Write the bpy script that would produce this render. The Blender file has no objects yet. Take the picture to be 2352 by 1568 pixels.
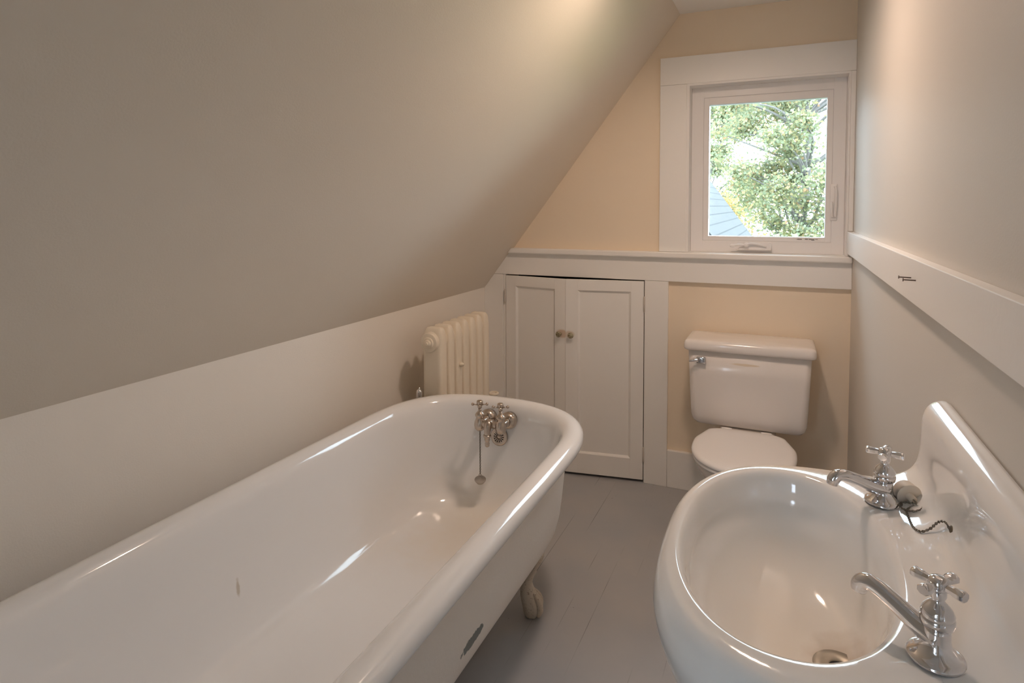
import bpy, bmesh, math, random
from mathutils import Vector, Matrix

# ------------------------------------------------------------------ camera
S = bpy.context.scene
COL = S.collection
PI = math.pi
cd = bpy.data.cameras.new('camera')
cam = bpy.data.objects.new('camera', cd)
COL.objects.link(cam)
cd.sensor_fit = 'HORIZONTAL'
cd.sensor_width = 36.0
cd.lens = 1410.1 / 2352 * 36.0
cd.shift_y = (541.7 - 784.0) / 2352.0
cd.clip_start = 0.02
cd.clip_end = 200
R_ = Vector((0.91445297, 0.40467693, -0.00351285))
U_ = Vector((-0.01619729, 0.04527178, 0.99884339))
F_ = Vector((-0.40436791, 0.91333841, -0.04795358))
m = Matrix.Identity(4)
for i in range(3):
    m[i][0] = R_[i]; m[i][1] = U_[i]; m[i][2] = -F_[i]
m.translation = Vector((-0.260, -2.877, 1.31))
cam.matrix_world = m
S.camera = cam

# ------------------------------------------------------------------ world, lights, exposure
w = bpy.data.worlds.new('sky')
S.world = w
w.use_nodes = True
bg = w.node_tree.nodes['Background']
bg.inputs[0].default_value = (0.70, 0.86, 1.0, 1)
bg.inputs[1].default_value = 8.2
S.view_settings.view_transform = 'Standard'
S.view_settings.look = 'None'
S.view_settings.exposure = 0.29
S.view_settings.gamma = 1.0
S.view_settings.use_curve_mapping = False
S.cycles.max_bounces = 10
S.cycles.diffuse_bounces = 7
S.cycles.glossy_bounces = 5
S.cycles.transparent_max_bounces = 12
S.cycles.caustics_reflective = False
S.cycles.caustics_refractive = False
S.cycles.sample_clamp_indirect = 12.0
S.cycles.use_denoising = True

def area(name, loc, rot, sx, sy, power, color):
    l = bpy.data.lights.new(name, 'AREA')
    l.shape = 'RECTANGLE'; l.size = sx; l.size_y = sy
    l.energy = power; l.color = color
    o = bpy.data.objects.new(name, l)
    COL.objects.link(o)
    o.location = loc; o.rotation_euler = rot
    return o
# sky light entering through the window (portal only guides sampling of the sky)
pt = area('window_portal', (-0.34, 0.16, 1.475), (-PI / 2, 0, 0), 0.70, 0.80, 1, (1, 1, 1))
pt.data.cycles.is_portal = True
# added cool fill light, unseen, shining in through the doorway behind the camera
HALL_FILL_POWER = 20.0
HALL_FILL = ((-1.40, -5.15, 1.5), (math.pi / 2, 0, math.pi), 0.5, 1.0)
area('hall_fill_light', HALL_FILL[0], HALL_FILL[1], HALL_FILL[2], HALL_FILL[3], HALL_FILL_POWER, (0.60, 0.76, 1.0))
LAMP_STRENGTH = 126.0
LAMP_LOC = (-0.51, -1.06, 2.12)

# ------------------------------------------------------------------ materials
def mat(name, col, rough=0.5, metal=0.0, coat=0.0, spec=None):
    M = bpy.data.materials.new(name)
    M.use_nodes = True
    b = M.node_tree.nodes['Principled BSDF']
    b.inputs['Base Color'].default_value = (*col, 1)
    b.inputs['Roughness'].default_value = rough
    b.inputs['Metallic'].default_value = metal
    b.inputs['Coat Weight'].default_value = coat
    b.inputs['Coat Roughness'].default_value = 0.03
    if spec is not None:
        b.inputs['Specular IOR Level'].default_value = spec
    return M

def N(M, t, **kw):
    n = M.node_tree.nodes.new(t)
    for k, v in kw.items():
        setattr(n, k, v)
    return n

def lk(M, a, b):
    M.node_tree.links.new(a, b)

def coords(M, scale=(1, 1, 1)):
    tc = N(M, 'ShaderNodeTexCoord')
    mp = N(M, 'ShaderNodeMapping')
    mp.inputs['Scale'].default_value = scale
    lk(M, tc.outputs['Object'], mp.inputs['Vector'])
    return mp.outputs['Vector']

def bump(M, scale, strength, dist=0.002, detail=3, vec=None):
    b = M.node_tree.nodes['Principled BSDF']
    v = vec or coords(M)
    n = N(M, 'ShaderNodeTexNoise')
    n.inputs['Scale'].default_value = scale
    n.inputs['Detail'].default_value = detail
    lk(M, v, n.inputs['Vector'])
    bp = N(M, 'ShaderNodeBump')
    bp.inputs['Strength'].default_value = strength
    bp.inputs['Distance'].default_value = dist
    lk(M, n.outputs['Fac'], bp.inputs['Height'])
    lk(M, bp.outputs['Normal'], b.inputs['Normal'])
    return M

def blotch(M, c1, c2, scale, lo=0.45, hi=0.65, detail=4):
    """mix two colours by noise"""
    b = M.node_tree.nodes['Principled BSDF']
    n = N(M, 'ShaderNodeTexNoise')
    n.inputs['Scale'].default_value = scale
    n.inputs['Detail'].default_value = detail
    lk(M, coords(M), n.inputs['Vector'])
    r = N(M, 'ShaderNodeValToRGB')
    r.color_ramp.elements[0].position = lo; r.color_ramp.elements[0].color = (*c1, 1)
    r.color_ramp.elements[1].position = hi; r.color_ramp.elements[1].color = (*c2, 1)
    lk(M, n.outputs['Fac'], r.inputs['Fac'])
    lk(M, r.outputs['Color'], b.inputs['Base Color'])
    return r

def math_(M, op, a, b=None, clamp=False):
    n = N(M, 'ShaderNodeMath', operation=op)
    n.use_clamp = clamp
    for i, v in enumerate((a, b)):
        if v is None: continue
        if isinstance(v, (int, float)): n.inputs[i].default_value = v
        else: lk(M, v, n.inputs[i])
    return n.outputs[0]

def blob(M, centre, radii, noise=0.0, nscale=30.0, soft=0.4):
    """0..1 mask of an ellipsoid in object space with ragged edge"""
    mp = N(M, 'ShaderNodeMapping')
    tc = N(M, 'ShaderNodeTexCoord')
    lk(M, tc.outputs['Object'], mp.inputs['Vector'])
    mp.vector_type = 'POINT'
    mp.inputs['Location'].default_value = [-c / r for c, r in zip(centre, radii)]
    mp.inputs['Scale'].default_value = [1 / r for r in radii]
    ln = N(M, 'ShaderNodeVectorMath', operation='LENGTH')
    lk(M, mp.outputs['Vector'], ln.inputs[0])
    d = ln.outputs['Value']
    if noise:
        n = N(M, 'ShaderNodeTexNoise')
        n.inputs['Scale'].default_value = nscale
        n.inputs['Detail'].default_value = 4
        lk(M, tc.outputs['Object'], n.inputs['Vector'])
        d = math_(M, 'ADD', d, math_(M, 'MULTIPLY', math_(M, 'SUBTRACT', n.outputs['Fac'], 0.5), noise * 2))
    mr = N(M, 'ShaderNodeMapRange')
    mr.inputs['From Min'].default_value = 1.0
    mr.inputs['From Max'].default_value = 1.0 - soft
    lk(M, d, mr.inputs['Value'])
    return mr.outputs['Result']

def overlay(M, mask, col, amount=1.0):
    """lay a stain colour over the current base colour where mask is 1"""
    b = M.node_tree.nodes['Principled BSDF']
    inp = b.inputs['Base Color']
    mx = N(M, 'ShaderNodeMix', data_type='RGBA')
    if inp.is_linked:
        lk(M, inp.links[0].from_socket, mx.inputs['A'])
    else:
        mx.inputs['A'].default_value = inp.default_value[:]
    mx.inputs['B'].default_value = (*col, 1)
    lk(M, math_(M, 'MULTIPLY', mask, amount), mx.inputs['Factor'])
    lk(M, mx.outputs['Result'], inp)

M_back = bump(mat('cream_wall_paint', (0.88, 0.755, 0.595), 0.55), 260, 0.12)
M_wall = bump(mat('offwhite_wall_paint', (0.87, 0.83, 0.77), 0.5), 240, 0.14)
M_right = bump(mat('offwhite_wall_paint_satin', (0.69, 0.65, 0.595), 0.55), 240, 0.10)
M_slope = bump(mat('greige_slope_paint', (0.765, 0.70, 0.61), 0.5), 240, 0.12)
M_ceil = bump(mat('white_ceiling_paint', (0.85, 0.84, 0.82), 0.7), 240, 0.1)
M_trim = bump(mat('white_trim_paint', (0.90, 0.885, 0.86), 0.38), 60, 0.06, vec=None)
M_door = bump(mat('white_door_paint', (0.90, 0.885, 0.86), 0.4), 60, 0.06)
M_vinyl = mat('white_window_vinyl', (0.88, 0.86, 0.85), 0.35)
M_seam = mat('window_seam_grey', (0.72, 0.70, 0.70), 0.6)
M_porc = mat('white_porcelain', (0.80, 0.77, 0.735), 0.12, coat=0.6)
M_tank = mat('toilet_tank_porcelain', (0.84, 0.80, 0.77), 0.16, coat=0.4)
overlay(M_tank, blob(M_tank, (-0.01, -0.03, 0.275), (0.062, 0.3, 0.006), 0.18, 55, 0.25), (0.66, 0.52, 0.33), 0.55)
M_seatp = mat('white_seat_plastic', (0.88, 0.87, 0.87), 0.25)
M_chrome = mat('chrome', (0.72, 0.72, 0.74), 0.07, 1.0)
M_nickel = bump(mat('aged_nickel', (0.56, 0.49, 0.43), 0.22, 1.0), 90, 0.08, 0.0008)
M_chain = mat('chain_steel', (0.20, 0.18, 0.15), 0.35, 1.0)
M_nail = mat('dark_nail_steel', (0.20, 0.16, 0.14), 0.45, 0.8)
M_rubber = mat('grey_rubber', (0.46, 0.41, 0.36), 0.6)
M_rubberw = mat('cream_rubber', (0.66, 0.57, 0.46), 0.5)
M_black = mat('black_hole', (0.01, 0.01, 0.01), 0.8)
M_rad = bump(mat('cream_radiator_paint', (0.86, 0.78, 0.65), 0.36), 45, 0.18, 0.002)
M_brass = mat('greenish_glass_knob', (0.40, 0.36, 0.24), 0.2, 0.3, coat=0.6)
M_hinge = mat('painted_hinge', (0.60, 0.55, 0.50), 0.4)
M_dark = mat('dark_closet', (0.10, 0.08, 0.06), 0.9)

# tub enamel with the warm rust tint where water stood
M_tub = mat('bath_enamel', (0.85, 0.86, 0.87), 0.10, coat=0.6)
overlay(M_tub, blob(M_tub, (0.0, 0.72, 0.27), (0.30, 0.30, 0.12), 0.25, 9, 0.9), (0.84, 0.74, 0.60), 0.50)
overlay(M_tub, blob(M_tub, (-0.02, 0.60, 0.225), (0.20, 0.28, 0.05), 0.4, 16, 0.7), (0.80, 0.68, 0.50), 0.32)
overlay(M_tub, blob(M_tub, (-0.372, 0.30, 0.598), (0.012, 0.03, 0.015), 0.3, 60, 0.5), (0.55, 0.40, 0.20), 0.7)
overlay(M_tub, blob(M_tub, (-0.285, -0.09, 0.375), (0.02, 0.006, 0.03), 0.5, 60, 0.5), (0.45, 0.38, 0.28), 0.6)
# painted cast iron outside of the tub, with a grey chip
M_tubout = bump(mat('bath_outer_paint', (0.88, 0.83, 0.77), 0.55), 120, 0.25, 0.002)
overlay(M_tubout, blob(M_tubout, (0.31, 0.03, 0.335), (0.05, 0.055, 0.015), 0.55, 95, 0.1), (0.20, 0.22, 0.21), 1.0)
M_foot = bump(mat('chipped_foot_paint', (0.62, 0.54, 0.44), 0.6), 150, 0.4, 0.003)
r = blotch(M_foot, (0.62, 0.54, 0.44), (0.30, 0.22, 0.15), 160, 0.60, 0.72)
M_basin = mat('basin_porcelain', (0.88, 0.875, 0.86), 0.09, coat=0.7)
overlay(M_basin, blob(M_basin, (-0.235, -0.02, 0.725), (0.13, 0.26, 0.105), 0.25, 9, 0.9), (0.86, 0.74, 0.58), 0.50)
overlay(M_basin, blob(M_basin, (-0.185, -0.02, 0.70), (0.052, 0.085, 0.03), 0.3, 30, 0.9), (0.42, 0.24, 0.10), 0.75)

# floor: painted narrow boards running to the back wall
M_floor = mat('grey_floor_paint', (0.30, 0.285, 0.275), 0.42)
def floor_nodes(M):
    b = M.node_tree.nodes['Principled BSDF']
    tc = N(M, 'ShaderNodeTexCoord')
    sp = N(M, 'ShaderNodeSeparateXYZ')
    lk(M, tc.outputs['Object'], sp.inputs[0])
    u = math_(M, 'DIVIDE', math_(M, 'ADD', sp.outputs['X'], 0.8005 + 0.042 + 8.41), 0.0841)
    fr = math_(M, 'FRACT', u)
    d = math_(M, 'ABSOLUTE', math_(M, 'SUBTRACT', fr, 0.5))
    groove = math_(M, 'LESS_THAN', d, 0.012)
    n = N(M, 'ShaderNodeTexNoise')
    n.inputs['Scale'].default_value = 1.0
    mp = N(M, 'ShaderNodeMapping'); mp.inputs['Scale'].default_value = (9, 3.2, 1)
    lk(M, tc.outputs['Object'], mp.inputs['Vector']); lk(M, mp.outputs['Vector'], n.inputs['Vector'])
    fade = N(M, 'ShaderNodeMapRange')
    fade.inputs['From Min'].default_value = 0.50; fade.inputs['From Max'].default_value = 0.70
    lk(M, n.outputs['Fac'], fade.inputs['Value'])
    mask = math_(M, 'MULTIPLY', groove, fade.outputs['Result'])
    n2 = N(M, 'ShaderNodeTexNoise'); n2.inputs['Scale'].default_value = 3.5; n2.inputs['Detail'].default_value = 6
    lk(M, tc.outputs['Object'], n2.inputs['Vector'])
    r = N(M, 'ShaderNodeValToRGB')
    r.color_ramp.elements[0].position = 0.3; r.color_ramp.elements[0].color = (0.37, 0.385, 0.41, 1)
    r.color_ramp.elements[1].position = 0.72; r.color_ramp.elements[1].color = (0.43, 0.425, 0.425, 1)
    lk(M, n2.outputs['Fac'], r.inputs['Fac'])
    lk(M, r.outputs['Color'], b.inputs['Base Color'])
    overlay(M, mask, (0.09, 0.08, 0.075), 0.75)
    n3 = N(M, 'ShaderNodeTexNoise'); n3.inputs['Scale'].default_value = 42; n3.inputs['Detail'].default_value = 3
    lk(M, tc.outputs['Object'], n3.inputs['Vector'])
    spk = math_(M, 'GREATER_THAN', n3.outputs['Fac'], 0.765)
    overlay(M, spk, (0.09, 0.075, 0.065), 0.6)
    bp = N(M, 'ShaderNodeBump'); bp.inputs['Strength'].default_value = 0.5; bp.inputs['Distance'].default_value = 0.002
    h = math_(M, 'SUBTRACT', math_(M, 'MULTIPLY', n2.outputs['Fac'], 0.5), mask)
    lk(M, h, bp.inputs['Height']); lk(M, bp.outputs['Normal'], b.inputs['Normal'])
floor_nodes(M_floor)
overlay(M_floor, blob(M_floor, (-1.16, -0.36, 0), (0.012, 0.02, 0.1), 0.3, 60, 0.6), (0.42, 0.24, 0.12), 0.7)

# glass: clear pane, mostly lets light straight through with a faint reflection
M_glass = bpy.data.materials.new('window_glass'); M_glass.use_nodes = True
nt = M_glass.node_tree; nt.nodes.clear()
o_ = nt.nodes.new('ShaderNodeOutputMaterial'); mx = nt.nodes.new('ShaderNodeMixShader')
tr = nt.nodes.new('ShaderNodeBsdfTransparent'); gl = nt.nodes.new('ShaderNodeBsdfGlossy'); fr = nt.nodes.new('ShaderNodeFresnel')
gl.inputs['Roughness'].default_value = 0.02
tr.inputs['Color'].default_value = (0.96, 0.98, 0.975, 1)
fr.inputs['IOR'].default_value = 1.3
nt.links.new(fr.outputs[0], mx.inputs[0]); nt.links.new(tr.outputs[0], mx.inputs[1]); nt.links.new(gl.outputs[0], mx.inputs[2]); nt.links.new(mx.outputs[0], o_.inputs[0])

M_globe = bpy.data.materials.new('lit_globe'); M_globe.use_nodes = True
b_ = M_globe.node_tree.nodes['Principled BSDF']
b_.inputs['Base Color'].default_value = (0.9, 0.85, 0.75, 1)
b_.inputs['Emission Color'].default_value = (1.0, 0.75, 0.595, 1)
b_.inputs['Emission Strength'].default_value = LAMP_STRENGTH

# ------------------------------------------------------------------ mesh helpers
def finish(name, bm, M, parent=None, smooth=True, loc=None, rot=None):
    bmesh.ops.recalc_face_normals(bm, faces=bm.faces)
    me = bpy.data.meshes.new(name)
    bm.to_mesh(me); bm.free()
    if smooth:
        me.shade_smooth()
    o = bpy.data.objects.new(name, me)
    COL.objects.link(o)
    for q in (M if isinstance(M, (list, tuple)) else [M]):
        me.materials.append(q)
    if parent: o.parent = parent
    if loc: o.location = loc
    if rot: o.rotation_euler = rot
    return o

def sharp(o, ang=35):
    bm = bmesh.new(); bm.from_mesh(o.data)
    a = math.radians(ang)
    for e in bm.edges:
        if len(e.link_faces) == 2 and e.calc_face_angle(0) > a:
            e.smooth = False
    bm.to_mesh(o.data); bm.free()
    return o

def empty(name, loc, label, cat, group=None, rotz=0):
    o = bpy.data.objects.new(name, None)
    COL.objects.link(o)
    o.location = loc; o.rotation_euler = (0, 0, rotz)
    o.empty_display_size = 0.05
    o['label'] = label; o['category'] = cat
    if group: o['group'] = group
    return o

def struct(o, label=None, cat=None):
    o['kind'] = 'structure'
    if label: o['label'] = label
    if cat: o['category'] = cat
    return o

def box(bm, x0, x1, y0, y1, z0, z1, bev=0.0, seg=2):
    vs = [bm.verts.new((x, y, z)) for x in (x0, x1) for y in (y0, y1) for z in (z0, z1)]
    fs = [(0, 1, 3, 2), (4, 6, 7, 5), (0, 4, 5, 1), (2, 3, 7, 6), (0, 2, 6, 4), (1, 5, 7, 3)]
    F = [bm.faces.new([vs[i] for i in f]) for f in fs]
    if bev > 0:
        es = list({e for f in F for e in f.edges})
        bmesh.ops.bevel(bm, geom=es, offset=bev, segments=seg, profile=0.5, affect='EDGES')
    return bm

def prism(bm, poly, y0, y1, bev=0.0):
    """polygon in x,z extruded from y0 to y1"""
    a = [bm.verts.new((x, y0, z)) for x, z in poly]
    b = [bm.verts.new((x, y1, z)) for x, z in poly]
    n = len(poly)
    F = [bm.faces.new(a), bm.faces.new(b[::-1])]
    for i in range(n):
        F.append(bm.faces.new((a[i], b[i], b[(i + 1) % n], a[(i + 1) % n])))
    if bev:
        bmesh.ops.bevel(bm, geom=list({e for f in F for e in f.edges}), offset=bev, segments=2, profile=0.5, affect='EDGES')
    return bm

def loft(bm, rings, close0=True, close1=True, cyc=True):
    """rings: lists of points, equal count"""
    R = [[bm.verts.new(p) for p in r] for r in rings]
    n = len(R[0])
    for a, b in zip(R, R[1:]):
        for i in range(n if cyc else n - 1):
            j = (i + 1) % n
            bm.faces.new((a[i], a[j], b[j], b[i]))
    def cap(r):
        c = Vector((0, 0, 0))
        for v in r: c += v.co
        cv = bm.verts.new(c / n)
        for i in range(n): bm.faces.new((r[i], r[(i + 1) % n], cv))
    if close0: cap(R[0])
    if close1: cap(R[-1])
    return bm

def frame_z(d):
    d = Vector(d).normalized()
    up = Vector((0, 0, 1)) if abs(d.z) < 0.9 else Vector((1, 0, 0))
    x = up.cross(d).normalized(); y = d.cross(x)
    return x, y, d

def lathe(bm, prof, base=(0, 0, 0), axis=(0, 0, 1), n=32, caps=True):
    """prof: (radius, height along axis)"""
    x, y, d = frame_z(axis); b = Vector(base)
    rings = [[b + d * h + (x * math.cos(2 * PI * k / n) + y * math.sin(2 * PI * k / n)) * max(r, 1e-5) for k in range(n)] for r, h in prof]
    return loft(bm, rings, caps, caps)

def tube(bm, pts, rad, n=14, closed=False, flat=None):
    """tube along pts; rad number or list; flat = (sx, sy) ellipse scaling list"""
    P = [Vector(p) for p in pts]
    k = len(P)
    rr = rad if isinstance(rad, (list, tuple)) else [rad] * k
    T = []
    for i in range(k):
        if closed: t = P[(i + 1) % k] - P[i - 1]
        else: t = P[min(i + 1, k - 1)] - P[max(i - 1, 0)]
        T.append(t.normalized())
    x, y, _ = frame_z(T[0])
    rings = []
    for i in range(k):
        if i:
            q = T[i - 1].rotation_difference(T[i])
            x = q @ x; y = q @ y
        fx, fy = flat[i] if flat else (1, 1)
        rings.append([P[i] + (x * math.cos(2 * PI * a / n) * fx + y * math.sin(2 * PI * a / n) * fy) * rr[i] for a in range(n)])
    if closed:
        R = [[bm.verts.new(p) for p in r] for r in rings]
        for i in range(k):
            a = R[i]; b = R[(i + 1) % k]
            for j in range(n):
                bm.faces.new((a[j], a[(j + 1) % n], b[(j + 1) % n], b[j]))
        return bm
    return loft(bm, rings)

def bez(ctrl, n=8):
    """Catmull-Rom through control points"""
    P = [Vector(c) for c in ctrl]
    P = [2 * P[0] - P[1]] + P + [2 * P[-1] - P[-2]]
    out = []
    for i in range(1, len(P) - 2):
        for k in range(n):
            t = k / n
            a, b, c, d = P[i - 1], P[i], P[i + 1], P[i + 2]
            out.append(0.5 * ((2 * b) + (c - a) * t + (2 * a - 5 * b + 4 * c - d) * t * t + (3 * b - a - 3 * c + d) * t ** 3))
    out.append(P[-2])
    return out

def bez1(vals, n=8):
    return [v.x for v in bez([(q, 0, 0) for q in vals], n)]

def sphere(bm, c, r, n=16):
    mt = Matrix.Translation(Vector(c)) @ (Matrix.Diagonal((*r, 1)) if isinstance(r, (tuple, list)) else Matrix.Scale(r, 4))
    bmesh.ops.create_uvsphere(bm, u_segments=n, v_segments=max(6, n // 2 + 2), radius=1, matrix=mt)
    return bm

def chain(bm, pts, link=0.0022, wire=0.0006):
    """chain of small oval links along the path pts (already densely sampled)"""
    P = [Vector(p) for p in pts]
    L = [0]
    for a, b in zip(P, P[1:]): L.append(L[-1] + (b - a).length)
    step = link * 1.45
    def at(s):
        for i in range(len(P) - 1):
            if L[i + 1] >= s:
                t = (s - L[i]) / max(1e-9, L[i + 1] - L[i]); return P[i].lerp(P[i + 1], t), (P[i + 1] - P[i]).normalized()
        return P[-1], (P[-1] - P[-2]).normalized()
    s = 0; k = 0
    while s < L[-1]:
        c, d = at(s)
        x, y, z = frame_z(d)
        if k % 2: x, y = y, x
        pp = [c + z * math.sin(2 * PI * a / 8) * link + x * math.cos(2 * PI * a / 8) * link * 0.6 for a in range(8)]
        tube(bm, pp, wire, 4, closed=True)
        s += step; k += 1
    return bm

def copy_obj(o, parent=None):
    c = o.copy(); COL.objects.link(c); c.parent = parent
    for ch in [q for q in bpy.data.objects if q.parent == o]:
        copy_obj(ch, c)
    return c

# ------------------------------------------------------------------ room shell
KX, KZ = -1.684, 0.889            # knee wall
TX, TZ = -0.7016, 2.1715          # slope meets ceiling
YF = -3.75                        # wall behind the camera
def slope_x(z): return KX + (z - KZ) * (TX - KX) / (TZ - KZ)

bm = bmesh.new(); box(bm, -1.9, 0.2, -5.2, 0.75, -0.12, 0)
struct(finish('floor', bm, M_floor, smooth=False))
bm = bmesh.new()
DX0, DX1, DZ = -1.562, -0.850, 0.9638
for a in ((-2.0, DX0, 0, 2.5), (DX0, DX1, DZ, 2.5), (DX1, -0.664, 0, 2.5), (-0.664, -0.02, 0, 1.098), (-0.664, -0.02, 1.856, 2.5), (-0.02, 0.2, 0, 2.5)):
    box(bm, a[0], a[1], 0, 0.15, a[2], a[3])
struct(finish('wall_back', bm, M_back, smooth=False))
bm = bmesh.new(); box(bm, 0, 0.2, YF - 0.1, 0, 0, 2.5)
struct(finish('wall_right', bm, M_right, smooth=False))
bm = bmesh.new(); box(bm, KX - 0.15, KX, YF - 0.1, 0, 0, KZ + 0.02)
struct(finish('wall_left', bm, M_wall, smooth=False))
nx, nz = -(TZ - KZ), (TX - KX); ln = math.hypot(nx, nz); nx, nz = nx / ln * 0.15, nz / ln * 0.15
bm = bmesh.new()
prism(bm, [(KX, KZ), (TX, TZ), (TX + nx, TZ + nz), (KX + nx - 0.05, KZ + nz - 0.02)], YF - 0.1, 0)
struct(finish('wall_slope', bm, M_slope, smooth=False))
bm = bmesh.new(); box(bm, TX - 0.15, 0.1, YF - 0.1, 0, TZ, TZ + 0.12)
struct(finish('ceiling', bm, M_ceil, smooth=False))
# wall behind the camera; doorway and hallway box added for the fill light
bm = bmesh.new()
box(bm, -1.9, -1.05, YF - 0.1, YF, 0, 2.4); box(bm, -0.35, 0.1, YF - 0.1, YF, 0, 2.4); box(bm, -1.05, -0.35, YF - 0.1, YF, 1.98, 2.4)
struct(finish('wall_front', bm, M_wall, smooth=False))
bm = bmesh.new()
box(bm, -1.9, -1.8, -5.2, YF - 0.1, 0, 2.3); box(bm, 0.1, 0.2, -5.2, YF - 0.1, 0, 2.3)
box(bm, -1.9, 0.2, -5.3, -5.2, 0, 2.3); box(bm, -1.9, 0.2, -5.3, YF - 0.1, 2.2, 2.3)
struct(finish('wall_added_hall', bm, M_wall, smooth=False))
# dark eaves closet behind the two small doors
bm = bmesh.new()
box(bm, -1.75, -1.65, 0.15, 0.75, 0, 1.2); box(bm, -0.75, -0.69, 0.15, 0.75, 0, 1.2); box(bm, -1.75, -0.69, 0.7, 0.75, 0, 1.2); box(bm, -1.75, -0.69, 0.15, 0.75, 1.06, 1.095)
struct(finish('wall_closet', bm, M_dark, smooth=False))

# ------------------------------------------------------------------ trim
T = 0.02
def board(name, poly, y0=-T, y1=0, bev=0.0015, M=None):
    bm = bmesh.new(); prism(bm, poly, y0, y1, bev)
    return struct(finish(name, bm, M or M_trim, smooth=False))
board('trim_1', [(KX, 0), (DX0 - 0.016, 0), (DX0 - 0.016, DZ - 0.001), (slope_x(DZ), DZ - 0.001), (KX, KZ)])       # stile left of doors
board('trim_2', [(slope_x(DZ), DZ), (-0.0005, DZ), (-0.0005, 1.074), (slope_x(1.074), 1.074)])                     # long apron rail
board('trim_3', [(DX1 + 0.001, 0), (-0.7412, 0), (-0.7412, DZ - 0.001), (DX1 + 0.001, DZ - 0.001)])                # post right of doors
bm = bmesh.new()
prism(bm, [(slope_x(1.074) - 0.0, 1.074), (-0.0005, 1.074), (-0.0005, 1.100), (slope_x(1.100), 1.100)], -0.045, 0.0, 0.005)
box(bm, -0.664, -0.02, -0.002, 0.07, 1.076, 1.1005)
struct(finish('trim_4', bm, M_trim, smooth=False))                                                                 # window stool
bm = bmesh.new()
prism(bm, [(-0.784, 1.101), (-0.666, 1.101), (-0.666, 1.8545), (-0.784, 1.8545)], -T, 0, 0.0012)
prism(bm, [(-0.784, 1.8555), (-0.0005, 1.8555), (-0.0005, 1.978), (-0.784, 1.978)], -T, 0, 0.0012)
prism(bm, [(-0.018, 1.2035), (-0.0005, 1.2035), (-0.0005, 1.8545), (-0.018, 1.8545)], -T, 0, 0.0012)
prism(bm, [(-0.018, 1.101), (-0.0005, 1.101), (-0.0005, 1.2), (-0.018, 1.2)], -T + 0.002, 0, 0.001)
struct(finish('trim_5', bm, M_trim, smooth=False))                                                                 # window casing
# jamb liner inside the opening
bm = bmesh.new()
box(bm, -0.666, -0.654, -0.016, 0.15, 1.1005, 1.856); box(bm, -0.026, -0.0185, -0.016, 0.15, 1.1005, 1.856)
box(bm, -0.654, -0.026, -0.016, 0.15, 1.846, 1.856)
struct(finish('trim_6', bm, mat('jamb_paint', (0.88, 0.86, 0.84), 0.4), smooth=False))
# door stop strip and thin side jambs
bm = bmesh.new()
box(bm, DX0 - 0.0155, DX0 - 0.001, -0.014, 0.15, 0, DZ - 0.001, 0.001)
struct(finish('trim_7', bm, M_trim, smooth=False))
# back baseboard
board('baseboard_back', [(-0.7405, 0), (-0.0005, 0), (-0.0005, 0.1737), (-0.7405, 0.1737)], -T, 0, 0.002)
bm = bmesh.new(); box(bm, -0.018, -0.0002, YF, -0.021, 0, 0.17, 0.002)
struct(finish('baseboard_right', bm, M_trim, smooth=False))
# chair rail on the right wall
M_rail = bump(mat('chair_rail_paint', (0.90, 0.885, 0.86), 0.36), 90, 0.12, 0.002)
bm = bmesh.new(); box(bm, -0.0217, -0.0002, YF, -0.021, 1.1133, 1.2023, 0.0015)
rail = struct(finish('trim_8', bm, M_rail, smooth=False))

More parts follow.
